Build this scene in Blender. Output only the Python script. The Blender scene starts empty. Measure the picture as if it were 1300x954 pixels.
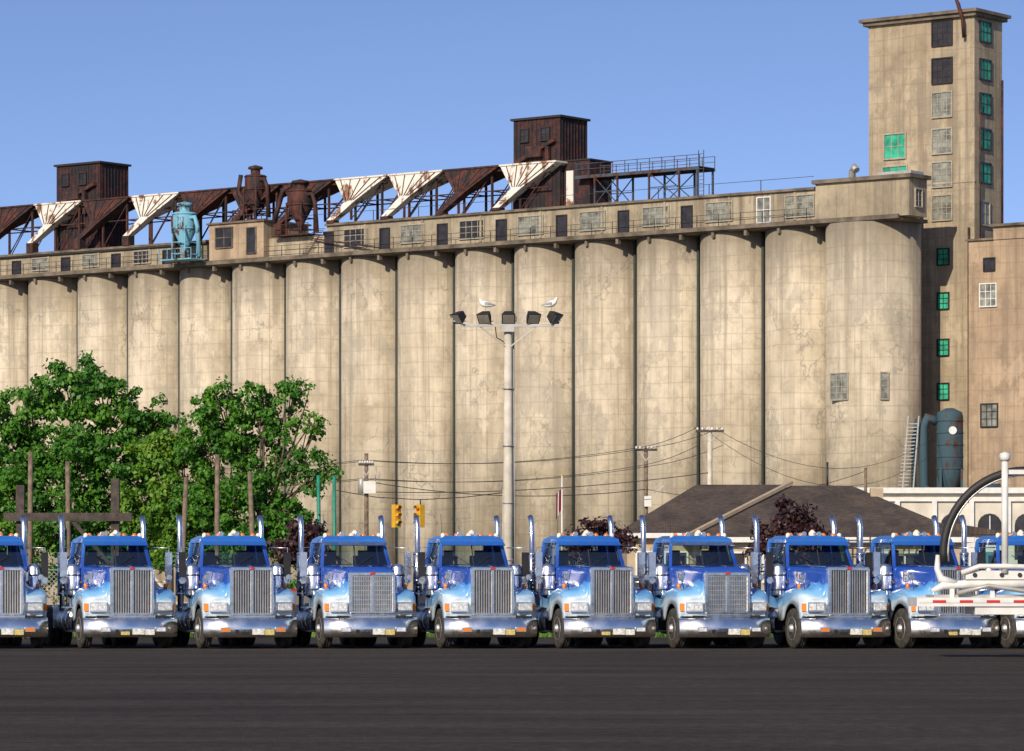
import bpy, math, random, bmesh
from mathutils import Vector, Matrix, noise as mnoise
random.seed(11)
S=bpy.context.scene
R=math.radians
# ------------------------------------------------------------------ materials
class G:
    def __init__(s,name,rough=0.7,metal=0.0,col=(0.5,0.5,0.5)):
        s.m=bpy.data.materials.new(name); s.m.use_nodes=True
        s.t=s.m.node_tree; s.b=s.t.nodes['Principled BSDF']; s.out=s.t.nodes['Material Output']
        s.b.inputs['Roughness'].default_value=rough; s.b.inputs['Metallic'].default_value=metal
        s.b.inputs['Base Color'].default_value=(*col,1)
        s.tc=s.t.nodes.new('ShaderNodeTexCoord')
    def set(s,sock,v):
        if hasattr(v,'is_output'): s.t.links.new(v,sock)
        else:
            if isinstance(v,tuple) and len(v)==3 and sock.type=='RGBA': v=(*v,1)
            sock.default_value=v
    def vec(s,scale=(1,1,1),loc=(0,0,0)):
        n=s.t.nodes.new('ShaderNodeMapping'); n.inputs['Scale'].default_value=scale; n.inputs['Location'].default_value=loc
        s.t.links.new(s.tc.outputs['Object'],n.inputs['Vector']); return n.outputs[0]
    def noise(s,scale=1,detail=4,vec=None,rough=0.55,dist=0):
        n=s.t.nodes.new('ShaderNodeTexNoise'); n.inputs['Scale'].default_value=scale
        n.inputs['Detail'].default_value=detail; n.inputs['Roughness'].default_value=rough; n.inputs['Distortion'].default_value=dist
        s.t.links.new(vec if vec is not None else s.tc.outputs['Object'],n.inputs['Vector']); return n.outputs[0]
    def ramp(s,fac,stops,interp='LINEAR'):
        n=s.t.nodes.new('ShaderNodeValToRGB'); n.color_ramp.interpolation=interp
        e=n.color_ramp.elements
        while len(e)<len(stops): e.new(0.5)
        for i,(p,c) in enumerate(stops):
            e[i].position=p
            if not isinstance(c,tuple): c=(c,c,c)
            e[i].color=(*c,1)
        s.t.links.new(fac,n.inputs[0]); return n.outputs[0]
    def mix(s,f,a,b,blend='MIX'):
        n=s.t.nodes.new('ShaderNodeMix'); n.data_type='RGBA'; n.blend_type=blend
        s.set(n.inputs[0],f); s.set(n.inputs[6],a); s.set(n.inputs[7],b); return n.outputs[2]
    def math(s,op,a,b=0.0,c=0.0):
        n=s.t.nodes.new('ShaderNodeMath'); n.operation=op
        s.set(n.inputs[0],a); s.set(n.inputs[1],b); s.set(n.inputs[2],c); return n.outputs[0]
    def sep(s,vec=None):
        n=s.t.nodes.new('ShaderNodeSeparateXYZ'); s.t.links.new(vec if vec is not None else s.tc.outputs['Object'],n.inputs[0]); return n.outputs
    def bump(s,h,strength=0.3,dist=0.05):
        n=s.t.nodes.new('ShaderNodeBump'); n.inputs['Strength'].default_value=strength; n.inputs['Distance'].default_value=dist
        s.t.links.new(h,n.inputs['Height']); s.t.links.new(n.outputs[0],s.b.inputs['Normal'])
    def color(s,c): s.set(s.b.inputs['Base Color'],c); return s.m
def simple(name,col,rough=0.6,metal=0.0,var=0.25,scale=3.0,coat=0):
    g=G(name,rough,metal,col)
    n=g.noise(scale,4)
    lo=tuple(c*(1-var) for c in col); hi=tuple(min(1,c*(1+var*0.6)) for c in col)
    g.color(g.ramp(n,[(0.3,lo),(0.7,hi)]))
    if coat: g.b.inputs['Coat Weight'].default_value=coat
    return g.m
def concrete(name,ca,cb,stain,topz=None,rings=True,crack=0.6):
    g=G(name,0.9)
    big=g.noise(0.14,4,rough=0.6)
    base=g.ramp(big,[(0.35,ca),(0.62,cb)])
    med=g.noise(0.8,6,rough=0.72)
    base=g.mix(0.75,base,g.ramp(med,[(0.32,(0.62,0.61,0.60)),(0.5,(0.95,0.95,0.95)),(0.7,(1.16,1.15,1.13))]),'MULTIPLY')
    st=g.noise(1.0,4,g.vec((1.1,1.1,0.045)),rough=0.65)
    base=g.mix(g.ramp(st,[(0.48,0.0),(0.68,0.75)]),base,stain)
    st2=g.noise(1.0,3,g.vec((4.2,4.2,0.07),(7,3,1)),rough=0.6)
    base=g.mix(g.ramp(st2,[(0.55,0.0),(0.68,0.4)]),base,(ca[0]*0.40,ca[1]*0.39,ca[2]*0.40))
    z=g.sep()[2]
    if rings:
        rw=g.math('PINGPONG',g.math('ADD',z,g.math('MULTIPLY',big,0.8)),0.62)
        base=g.mix(g.ramp(rw,[(0.0,0.45),(0.07,0.0)]),base,(ca[0]*0.6,ca[1]*0.59,ca[2]*0.58))
    ck=g.noise(0.16,5,g.vec((1,1,0.75),(3,1,8)),rough=0.62)
    d=g.math('ABSOLUTE',g.math('SUBTRACT',ck,0.5))
    gate=g.ramp(g.noise(0.2,2,g.vec((1,1,1),(11,4,5))),[(0.45,0.0),(0.55,crack)])
    base=g.mix(g.math('MULTIPLY',g.ramp(d,[(0.0,1.0),(0.010,0.0)]),gate),base,(0.17,0.155,0.13))
    pt=g.noise(0.3,5,g.vec((1,1,0.55),(1,22,2)),rough=0.7)
    base=g.mix(g.ramp(pt,[(0.55,0.0),(0.575,0.42)]),base,(ca[0]*0.66,ca[1]*0.70,ca[2]*0.78))
    base=g.mix(g.ramp(pt,[(0.36,0.4),(0.38,0.0)]),base,(min(1,cb[0]*1.15),min(1,cb[1]*1.15),min(1,cb[2]*1.2)))
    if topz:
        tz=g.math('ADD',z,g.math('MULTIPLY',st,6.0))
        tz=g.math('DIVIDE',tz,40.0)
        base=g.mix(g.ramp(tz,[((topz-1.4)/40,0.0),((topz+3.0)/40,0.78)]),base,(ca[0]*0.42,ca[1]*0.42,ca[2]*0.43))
    g.color(base)
    g.bump(med,0.4,0.08)
    return g.m
M={}
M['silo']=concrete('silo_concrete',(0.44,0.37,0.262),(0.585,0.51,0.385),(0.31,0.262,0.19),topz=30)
M['wall']=concrete('old_concrete_wall',(0.34,0.272,0.182),(0.45,0.37,0.255),(0.20,0.16,0.11),crack=0.25)
M['wallR']=concrete('annex_concrete_wall',(0.35,0.255,0.17),(0.44,0.33,0.22),(0.20,0.145,0.10),crack=0.25)
M['gal']=concrete('gallery_wall',(0.29,0.24,0.165),(0.42,0.355,0.25),(0.13,0.10,0.07),rings=False,crack=0.2)
M['slab']=simple('slab_edge',(0.16,0.13,0.095),0.9,var=0.6,scale=0.8)
def rusty(name,paint,amt,rl=(0.03,0.012,0.009),rh=(0.12,0.038,0.02)):
    g=G(name,0.8)
    n=g.noise(0.7,6,rough=0.75,dist=0.4); st=g.noise(1.4,3,g.vec((1.5,1.5,0.2)))
    rust=g.ramp(g.noise(2.2,5,rough=0.7),[(0.35,rl),(0.68,rh)])
    f=g.math('ADD',g.math('MULTIPLY',n,0.6),g.math('MULTIPLY',st,0.4))
    g.color(g.mix(g.ramp(f,[(amt,1.0),(amt+0.06,0.0)]),paint,rust)); g.bump(n,0.3,0.05); return g.m
M['rust']=rusty('rusty_steel',(0.020,0.013,0.014),0.48,(0.026,0.010,0.009),(0.12,0.034,0.020))
M['whiterust']=rusty('weathered_white_steel',(0.68,0.64,0.57),0.43,(0.10,0.05,0.03),(0.30,0.15,0.08))
M['bluesteel']=rusty('blue_painted_steel',(0.16,0.40,0.52),0.42)
M['tealgrey']=rusty('teal_grey_steel',(0.035,0.075,0.095),0.40)
M['bridge']=rusty('bridge_steel',(0.05,0.07,0.09),0.45)
M['seam']=simple('seam_shade_pipe',(0.03,0.042,0.04),0.7)  # pipe colour darkened to stand for the shade in the silo seams
M['dark']=simple('dark_steel',(0.03,0.026,0.025),0.7,0.2)
M['headhouse']=rusty('headhouse_sheet',(0.014,0.010,0.013),0.47,(0.020,0.009,0.010),(0.085,0.024,0.019))
M['frame']=simple('window_frame_steel',(0.34,0.31,0.24),0.7)
M['glassold']=simple('dusty_glass',(0.22,0.225,0.19),0.3,var=0.75,scale=1.6)
M['glassdark']=simple('broken_dark_window',(0.028,0.025,0.03),0.4,var=0.6,scale=1.5)
M['glassgreen']=simple('green_panel',(0.03,0.38,0.23),0.5,var=0.55,scale=1.4)
M['white']=simple('white_paint',(0.70,0.69,0.65),0.45,var=0.14)
M['wood']=simple('weathered_timber',(0.19,0.14,0.095),0.9,var=0.5,scale=6)
M['darkwood']=simple('tarred_timber',(0.07,0.055,0.045),0.9,var=0.5,scale=5)
M['galv']=simple('galvanised_steel',(0.42,0.41,0.38),0.5,0.3,var=0.2)
M['concpole']=simple('concrete_pole',(0.56,0.51,0.42),0.85,var=0.25,scale=2)
M['cable']=simple('black_cable',(0.02,0.02,0.02),0.6)
M['green']=simple('green_pole_paint',(0.02,0.22,0.14),0.5)
M['yellow']=simple('signal_yellow',(0.65,0.36,0.02),0.45,var=0.15)
M['redlens']=simple('red_lens',(0.45,0.02,0.015),0.2,var=0.1,coat=1)
M['amber']=simple('amber_lens',(0.78,0.22,0.015),0.2,var=0.1,coat=1)
def chrome(name,r0,r1,lo,hi):
    g=G(name,0.13,1.0); g.set(g.b.inputs['Roughness'],g.ramp(g.noise(2.2,3),[(0.3,r0),(0.75,r1)]))
    g.color(g.ramp(g.noise(5,4),[(0.3,lo),(0.65,hi)])); g.bump(g.noise(3.0,2),0.15,0.03); return g.m
M['chrome']=chrome('polished_chrome',0.16,0.38,(0.82,0.79,0.74),(0.98,0.97,0.95))
M['satin']=chrome('satin_grille_steel',0.36,0.46,(0.76,0.71,0.60),(0.96,0.92,0.83))
M['alum']=simple('brushed_aluminium',(0.76,0.74,0.71),0.38,0.8,var=0.25,scale=9)
M['black']=simple('black_chassis_paint',(0.018,0.018,0.02),0.5,var=0.4)
M['plastic']=simple('interior_trim',(0.06,0.055,0.045),0.8)
M['seat']=simple('seat_fabric',(0.26,0.17,0.09),0.9)
g=G('tyre_rubber',0.85); g.color(g.ramp(g.noise(6,4),[(0.35,(0.020,0.019,0.017)),(0.7,(0.075,0.065,0.052))])); M['tyre']=g.m
M['plate']=simple('licence_plate',(0.75,0.75,0.68),0.5,var=0.45,scale=16)
M['plate2']=simple('yellow_plate',(0.62,0.5,0.18),0.5,var=0.4,scale=16)
M['grillback']=simple('radiator_mesh',(0.10,0.075,0.045),0.6,0.3,var=0.4,scale=8)
g=G('headlight_lens',0.08,0.0,(0.75,0.77,0.8)); g.b.inputs['Coat Weight'].default_value=1; g.color(g.ramp(g.noise(18,2),[(0.3,(0.4,0.42,0.45)),(0.7,(0.9,0.9,0.88))])); M['lens']=g.m
M['dome']=simple('cream_dome',(0.80,0.70,0.54),0.4,var=0.1)
# truck livery paint (object space = truck space)
def livery(name,flip):
    g=G(name,0.25); o=g.sep()
    w=g.math('MULTIPLY',g.math('SUBTRACT',g.noise(1.0,1,g.vec((0.7,1.0,0.5),(flip*3.1,0,flip)),dist=0.4),0.5),0.7)
    v=g.math('ADD',g.math('ADD',o[2],g.math('MULTIPLY',o[1],0.14)),w)
    v=g.math('DIVIDE',v,3.4)
    c=g.ramp(v,[(0.0,(0.52,0.65,0.78)),(0.385,(0.58,0.71,0.82)),(0.405,(0.22,0.49,0.76)),(0.50,(0.06,0.27,0.64)),(0.515,(0.010,0.068,0.38)),(0.80,(0.007,0.057,0.34)),(0.86,(0.014,0.10,0.43)),(1.0,(0.03,0.17,0.52))])
    dirt=g.noise(3.5,5,rough=0.7)
    dm=g.math('MULTIPLY',g.ramp(dirt,[(0.42,0.0),(0.75,0.6)]),g.ramp(g.math('DIVIDE',o[2],3.0),[(0.3,1.0),(0.6,0.12)]))
    g.color(g.mix(dm,c,(0.24,0.21,0.17)))
    g.b.inputs['Coat Weight'].default_value=0.8; g.b.inputs['Coat Roughness'].default_value=0.06
    return g.m
M['paintA']=livery('blue_livery_paint_a',0); M['paintB']=livery('blue_livery_paint_b',1); M['paintC']=livery('blue_livery_paint_c',2)
g=G('tinted_glass'); t=g.t
tr=t.nodes.new('ShaderNodeBsdfTransparent'); tr.inputs[0].default_value=(0.85,0.95,0.89,1)
gl=t.nodes.new('ShaderNodeBsdfGlossy'); gl.inputs['Roughness'].default_value=0.03
fr=t.nodes.new('ShaderNodeFresnel'); fr.inputs[0].default_value=2.3
mx=t.nodes.new('ShaderNodeMixShader'); t.links.new(fr.outputs[0],mx.inputs[0]); t.links.new(tr.outputs[0],mx.inputs[1]); t.links.new(gl.outputs[0],mx.inputs[2]); t.links.new(mx.outputs[0],g.out.inputs[0])
M['glass']=g.m
def foliage(name,a,b,c):
    g=G(name,0.55); n=g.noise(0.55,2); n2=g.noise(4.0,2)
    col=g.ramp(g.math('ADD',g.math('MULTIPLY',n,0.5),g.math('MULTIPLY',n2,0.5)),[(0.36,a),(0.5,b),(0.64,c)])
    g.color(col); t=g.t
    tl=t.nodes.new('ShaderNodeBsdfTranslucent'); t.links.new(col,tl.inputs[0])
    mx=t.nodes.new('ShaderNodeMixShader'); mx.inputs[0].default_value=0.3
    t.links.new(g.b.outputs[0],mx.inputs[1]); t.links.new(tl.outputs[0],mx.inputs[2]); t.links.new(mx.outputs[0],g.out.inputs[0]); return g.m
M['leaf']=foliage('green_leaves',(0.025,0.10,0.010),(0.06,0.20,0.016),(0.14,0.33,0.025))
M['leafdark']=foliage('burgundy_leaves',(0.02,0.008,0.012),(0.045,0.015,0.02),(0.09,0.035,0.03))
M['leafyel']=foliage('yellow_green_leaves',(0.045,0.13,0.010),(0.10,0.24,0.02),(0.22,0.36,0.03))
M['bark']=simple('tree_bark',(0.12,0.09,0.06),0.95,var=0.5,scale=5)
# ------------------------------------------------------------------ mesh builder
class MB:
    def __init__(s): s.v=[];s.f=[];s.m=[];s.sm=[];s.M=None
    def av(s,p):
        p=Vector(p)
        if s.M is not None: p=s.M@p
        s.v.append(p); return len(s.v)-1
    def face(s,ids,m=0,sm=False): s.f.append(tuple(ids)); s.m.append(m); s.sm.append(sm)
    def poly(s,pts,m=0,sm=False): s.face([s.av(p) for p in pts],m,sm)
    def hexa(s,p,m=0):
        i=[s.av(q) for q in p]
        for a in ((0,3,2,1),(4,5,6,7),(0,1,5,4),(1,2,6,5),(2,3,7,6),(3,0,4,7)): s.face([i[k] for k in a],m)
    def box(s,x0,x1,y0,y1,z0,z1,m=0):
        s.hexa([(x0,y0,z0),(x1,y0,z0),(x1,y1,z0),(x0,y1,z0),(x0,y0,z1),(x1,y0,z1),(x1,y1,z1),(x0,y1,z1)],m)
    def frust(s,b,zb,t,zt,m=0):
        s.hexa([(b[0],b[2],zb),(b[1],b[2],zb),(b[1],b[3],zb),(b[0],b[3],zb),(t[0],t[2],zt),(t[1],t[2],zt),(t[1],t[3],zt),(t[0],t[3],zt)],m)
    def beam(s,a,b,w,m=0,h=None,up=(0,0,1)):
        a=Vector(a);b=Vector(b);h=h or w;d=(b-a).normalized();u=Vector(up)
        if abs(d.dot(u))>0.98: u=Vector((0,1,0))
        x=d.cross(u).normalized()*w/2; y=x.cross(d).normalized()*h/2
        s.hexa([a-x-y,a+x-y,a+x+y,a-x+y,b-x-y,b+x-y,b+x+y,b-x+y],m)
    def tube(s,pts,r,n=10,m=0,caps=True,sm=True,sq=None):
        pts=[Vector(p) for p in pts]
        if not hasattr(r,'__len__'): r=[r]*len(pts)
        rings=[];pu=None
        for i,p in enumerate(pts):
            d=(pts[min(i+1,len(pts)-1)]-pts[max(i-1,0)]).normalized()
            if pu is None: u=Vector((0,0,1)) if abs(d.z)<0.9 else Vector((1,0,0))
            else: u=pu
            x=(u-d*u.dot(d)).normalized(); pu=x; y=d.cross(x)
            k=sq if sq else 1.0
            rings.append([s.av(p+x*math.cos(2*math.pi*j/n)*r[i]+y*math.sin(2*math.pi*j/n)*r[i]*k) for j in range(n)])
        for a,b in zip(rings,rings[1:]):
            for j in range(n): s.face((a[j],a[(j+1)%n],b[(j+1)%n],b[j]),m,sm)
        if caps: s.face(rings[0][::-1],m); s.face(rings[-1],m)
    def lathe(s,c,axis,prof,n=24,m=0,sm=True,caps=True,a0=0.0,a1=2*math.pi):
        c=Vector(c); rings=[]
        full=abs(a1-a0-2*math.pi)<1e-6; cnt=n if full else n+1
        for (r,h) in prof:
            ring=[]
            for j in range(cnt):
                a=a0+(a1-a0)*j/n; p,q=r*math.cos(a),r*math.sin(a)
                o={'x':(h,p,q),'y':(p,h,q),'z':(p,q,h)}[axis]
                ring.append(s.av(c+Vector(o)))
            rings.append(ring)
        for a,b in zip(rings,rings[1:]):
            for j in range(n):
                k=(j+1)%cnt
                s.face((a[j],a[k],b[k],b[j]),m,sm)
        if caps and full:
            if prof[0][0]>1e-4: s.face(rings[0][::-1],m)
            if prof[-1][0]>1e-4: s.face(rings[-1],m)
    def prism(s,poly,x0,x1,m=0,axis='x'):
        f=(lambda x,a,b:(x,a,b)) if axis=='x' else (lambda x,a,b:(a,x,b))
        A=[s.av(f(x0,a,b)) for a,b in poly];B=[s.av(f(x1,a,b)) for a,b in poly];n=len(poly)
        s.face(A,m);s.face(B[::-1],m)
        for i in range(n): s.face((A[i],B[i],B[(i+1)%n],A[(i+1)%n]),m)
    def mesh(s,name,mats):
        me=bpy.data.meshes.new(name); me.from_pydata([tuple(v) for v in s.v],[],s.f)
        for k in mats: me.materials.append(M[k] if isinstance(k,str) else k)
        me.polygons.foreach_set('material_index',s.m); me.polygons.foreach_set('use_smooth',s.sm)
        bm=bmesh.new();bm.from_mesh(me);bmesh.ops.recalc_face_normals(bm,faces=bm.faces);bm.to_mesh(me);bm.free()
        me.update(); return me
def link(name,me,parent=None,loc=None,rot=None):
    o=bpy.data.objects.new(name,me); S.collection.objects.link(o)
    if parent: o.parent=parent
    if loc: o.location=loc
    if rot: o.rotation_euler=rot
    return o
def empty(name,loc=(0,0,0),rz=0.0):
    o=bpy.data.objects.new(name,None); S.collection.objects.link(o); o.location=loc; o.rotation_euler=(0,0,rz); o.empty_display_size=0.5; return o
def window(mb,x,z,w,h,fm,gm,cols=3,rows=3,face=None,fw=0.09):
    """window drawn on plane y=0 of the current matrix, looking toward -y"""
    old=mb.M; mb.M=face
    mb.box(x-w/2,x+w/2,-0.03,0.05,z-h/2,z+h/2,gm)
    for a,b in ((x-w/2-fw,x-w/2),(x+w/2,x+w/2+fw)): mb.box(a,b,-0.12,0.05,z-h/2-fw,z+h/2+fw,fm)
    mb.box(x-w/2,x+w/2,-0.12,0.05,z+h/2,z+h/2+fw,fm); mb.box(x-w/2,x+w/2,-0.16,0.05,z-h/2-fw,z-h/2,fm)
    for i in range(1,cols): xx=x-w/2+w*i/cols; mb.box(xx-0.025,xx+0.025,-0.07,-0.031,z-h/2,z+h/2,fm)
    for i in range(1,rows): zz=z-h/2+h*i/rows; mb.box(x-w/2,x+w/2,-0.068,-0.032,zz-0.025,zz+0.025,fm)
    mb.M=old
T=Matrix.Translation
# ------------------------------------------------------------------ grain elevator (row frame: x along row to the right, y away)
ROW=(25.4,306.0,0.0); RZ=math.atan2(-0.61,0.7923); P=6.31
elev=empty('grain_elevator',ROW,RZ)
mb=MB()
for i in range(0,17):
    cx=-P*(i+0.5)+0.4
    mb.lathe((cx,0,0),'z',[(3.02,0),(3.02,30.0)],56,0)
mb.lathe((3.95,-0.2,0),'z',[(3.75,0),(3.75,30.0)],64,0)
mb.box(-17*P+0.4,0.4,0.8,6,0,29.9,0)
mb.box(0.4,6.6,0.6,2.4,0,29.9,0)
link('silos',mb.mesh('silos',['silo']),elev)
mb=MB()
for i in range(0,17): mb.tube([(-P*i+0.36,-1.0,0),(-P*i+0.36,-1.0,29.9)],0.13,6,0)  # thin pipes draw the shaded gaps between silos as dark lines
link('seam_shade_pipes',mb.mesh('seam_shade_pipes',['seam']),elev)
mb=MB()
xl=-17*P
mb.box(xl,0.4,-3.35,6,30.0,30.28,0); mb.box(0.4,8.2,-3.35,1.0,30.0,30.28,0)
mb.box(xl,8.3,-3.55,-3.35,30.08,30.42,0)
gal=MB()
gal.box(-50.3,0.2,-2.6,4,30.28,32.85,0); gal.box(xl,-63.2,-2.6,4,30.28,32.2,0)
mb.box(-50.4,0.3,-2.85,4.2,32.85,33.05,0); mb.box(xl,-63.2,-2.85,4.2,32.2,32.4,0)
for x in range(0,34):
    xx=-x*P/2+0.2; mb.box(xx-0.12,xx+0.12,-3.3,-2.9,29.55,29.998,0)
link('roof_slab',mb.mesh('roof_slab',['slab']),elev)
gal.box(0.5,9.1,-3.2,-0.6,30.30,33.2,0); gal.box(0.5,5.0,-0.6,5.0,30.30,33.15,0)
gal.box(0.3,9.4,-3.5,-0.4,33.2,33.5,1); gal.box(0.3,5.2,-0.4,5.2,33.15,33.4,1)
gal.box(-63.1,-50.5,-2.8,4,30.28,32.1,0)
for i in range(0,17):
    if 8<=i<=9: continue
    xx=-P*i-0.55; zt=32.85 if i<8 else 32.2
    gal.box(xx-1.35,xx-1.15,-2.68,-2.6,30.28,zt-0.002,0)
link('gallery',gal.mesh('gallery',['gal','slab']),elev)
w=MB(); F=T((0,-2.6,0))
for i in range(0,17):
    cx=-P*(i+0.5)+0.4
    if 8<=i<=9: continue
    zc=31.65 if i<8 else 31.3
    hh=1.45 if i<8 else 1.05
    if i==0: window(w,cx+1.4,zc,2.6,1.6,0,1,5,3,F); window(w,cx-2.0,zc-0.1,1.2,1.9,3,1,2,2,F)
    else:
        window(w,cx+random.uniform(-.1,.1),zc,2.5 if i<8 else 2.0,hh,0,1 if random.random()<.75 else 2,4,3,F)
        window(w,cx-P/2,zc-0.25,0.95,hh+0.25,4,2,1,1,F)
window(w,5.1,31.7,0.9,1.3,0,2,2,3,T((9.1,0,0))@Matrix.Rotation(R(90),4,'Z')@T((-7,0,0)))
window(w,3.2,17.2,1.5,2.0,0,1,3,4,T((0,-3.93,0)))
window(w,0.0,17.2,0.5,2.0,0,1,1,4,T((6.62,-2.87,0))@Matrix.Rotation(R(45),4,'Z'))
link('gallery_windows',w.mesh('gallery_windows',['frame','glassold','glassdark','white','dark']),elev)
mb=MB()
for zz in (30.95,31.35): mb.beam((xl,-3.45,zz),(0.2,-3.45,zz),0.035)
k=xl
while k<0.2: mb.beam((k,-3.45,30.42),(k,-3.45,31.35),0.04); k+=2.1
mb.tube([(xl,-2.75,32.1),(-63.2,-2.75,32.1)],0.09,6)
for x in range(-60,0,5): mb.beam((x,-2.7,33.05),(x,-2.7,33.9),0.05)
mb.beam((-60,-2.7,33.9),(0,-2.7,33.9),0.035)
link('ledge_railing',mb.mesh('ledge_railing',['dark']),elev)
mb=MB(); mb.box(-63.2,-56.8,-3.5,2.5,30.45,33.6,0); mb.box(-63.4,-56.6,-3.7,2.7,33.6,33.75,1)
window(mb,-61.4,32.4,1.9,1.7,1,3,2,2,T((0,-3.5,0))); window(mb,-58.2,32.0,1.0,2.2,1,3,1,1,T((0,-3.5,0)))
link('roof_shed',mb.mesh('roof_shed',['wallR','slab','frame','glassdark']),elev)
# ------------------------------------------------------------------ rooftop conveyor with hoppers
conv=empty('rooftop_conveyor',ROW,RZ)
mb=MB(); top=36.8
for yy in (-1.5,1.5):
    mb.beam((-96,yy,top-0.12),(-26.5,yy,top-0.12),0.22,0,0.35)
    mb.beam((-96,yy,34.9),(-27,yy,34.9),0.1)
x=-96
while x<-27:
    rz=33.05 if x>-50.3 else (33.75 if x>-63.2 else 32.4)
    for yy in (-1.5,1.5):
        mb.beam((x,yy,rz),(x,yy,top-0.2),0.17)
        mb.beam((x,yy,rz+0.1),(x+3.0,yy,top-0.4),0.07)
    mb.beam((x,-1.5,34.9),(x,1.5,34.9),0.1); mb.beam((x,-1.5,rz+0.2),(x,1.5,top-0.3),0.07)
    x+=3.0
link('trestle_frame',mb.mesh('trestle_frame',['rust']),conv)
mb=MB(); pat="WRWWRRRWRWR"
for i,c in enumerate(pat):
    cx=-28.9-6.05*i; m=0 if c=='W' else 1
    t0=(cx-2.9,cx+2.9,-1.95,1.4); z0=top+0.05
    b0=(cx-1.5,cx-0.4,-2.3,-1.3); zb=34.9
    mb.frust(b0,zb,t0,z0,m)
    mb.box(cx-3.0,cx+3.0,-2.05,1.5,z0,z0+0.14,m)
    mb.frust((cx-3.0,cx-2.3,-2.9,-2.2),33.3,b0,zb-0.002,m)
    for q in (-2,-1,0,1,2): mb.beam((cx+q*1.1,-2.02,z0-0.05),(cx-0.95+q*0.2,-2.33,zb+0.1),0.05,1)
    mb.box(cx-3.05,cx-2.25,-2.95,-2.15,33.05 if i<4 else 32.4,33.3,1)
link('hoppers',mb.mesh('hoppers',['whiterust','rust']),conv)
mb=MB() # lattice conveyor bridge
for yy in (-1.2,1.0):
    mb.beam((-24.5,yy,35.5),(-12.0,yy,35.5),0.14,0,0.25)
    mb.beam((-24.5,yy,36.6),(-12.0,yy,36.6),0.05); mb.beam((-24.5,yy,36.15),(-12.0,yy,36.15),0.04)
    x=-24.4
    while x<=-12.0: mb.beam((x,yy,35.6),(x,yy,36.6),0.05); x+=1.24
    for x in (-22.5,-20.2,-17.0,-14.0,-12.2): mb.beam((x,yy,33.05),(x,yy,35.4),0.14)
    for a,b in ((-22.5,-20.2),(-17,-14)):
        mb.beam((a,yy,33.1),(b,yy,35.4),0.07); mb.beam((b,yy,33.1),(a,yy,35.4),0.07); mb.beam((a,yy,34.2),(b,yy,34.2),0.07)
mb.box(-24.5,-12.0,-1.1,0.9,35.6,35.66)
for x in (-24,-22,-20,-18,-16,-14,-12.2): mb.beam((x,-1.2,35.5),(x,1.0,35.5),0.1)
for dx in (0,0.5): mb.beam((-12.0+dx,-1.3,33.05),(-12.0+dx,-1.3,36.9),0.05)
for q in range(12): mb.beam((-12.0,-1.3,33.3+q*0.3),(-11.5,-1.3,33.3+q*0.3),0.035)
link('conveyor_bridge',mb.mesh('conveyor_bridge',['bridge']),conv)
mb=MB() # head houses
for (x0,x1,zt,zb) in ((-31.2,-26.3,40.7,33.05),(-84.5,-79.0,40.4,32.4)):
    y0,y1=-0.9,2.9
    mb.box(x0,x1,y0,y1,zb,zt,0); mb.box(x0-0.2,x1+0.2,y0-0.2,y1+0.2,zt,zt+0.18,1)
    k=x0+0.25
    while k<x1: mb.box(k,k+0.06,y0-0.05,y0,zb,zt-0.05,0); k+=0.42
    k=y0+0.25
    while k<y1: mb.box(x1,x1+0.05,k,k+0.06,zb,zt-0.05,0); k+=0.42
    for (wx,wz) in ((x0+1.2,zt-1.3),(x0+3.4,zt-1.3)): window(mb,wx,wz,0.8,1.0,1,3,2,2,T((0,y0-0.05,0)))
    mb.beam((x0+0.4,y0-0.25,zt-3.6),(x1-0.4,y0-0.25,zt-1.9),0.4,2,0.3)
    mb.beam((x0+3.8,y0-0.3,zt-2.4),(x0+3.9,y0-0.3,zt-4.6),0.35,2,0.3)
    mb.box(x0+1.6,x0+3.2,y0-0.5,y0-0.05,zt-3.2,zt-2.3,2)
mb.box(-26.3,-23.6,-0.4,2.6,33.05,37.0,0); mb.box(-26.3,-23.5,-0.5,2.7,37.0,37.12,1)
mb.box(-25.9,-25.2,-0.6,-0.45,33.1,36.2,4)
link('head_houses',mb.mesh('head_houses',['headhouse','dark','rust','glassdark','whiterust']),conv)
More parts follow.
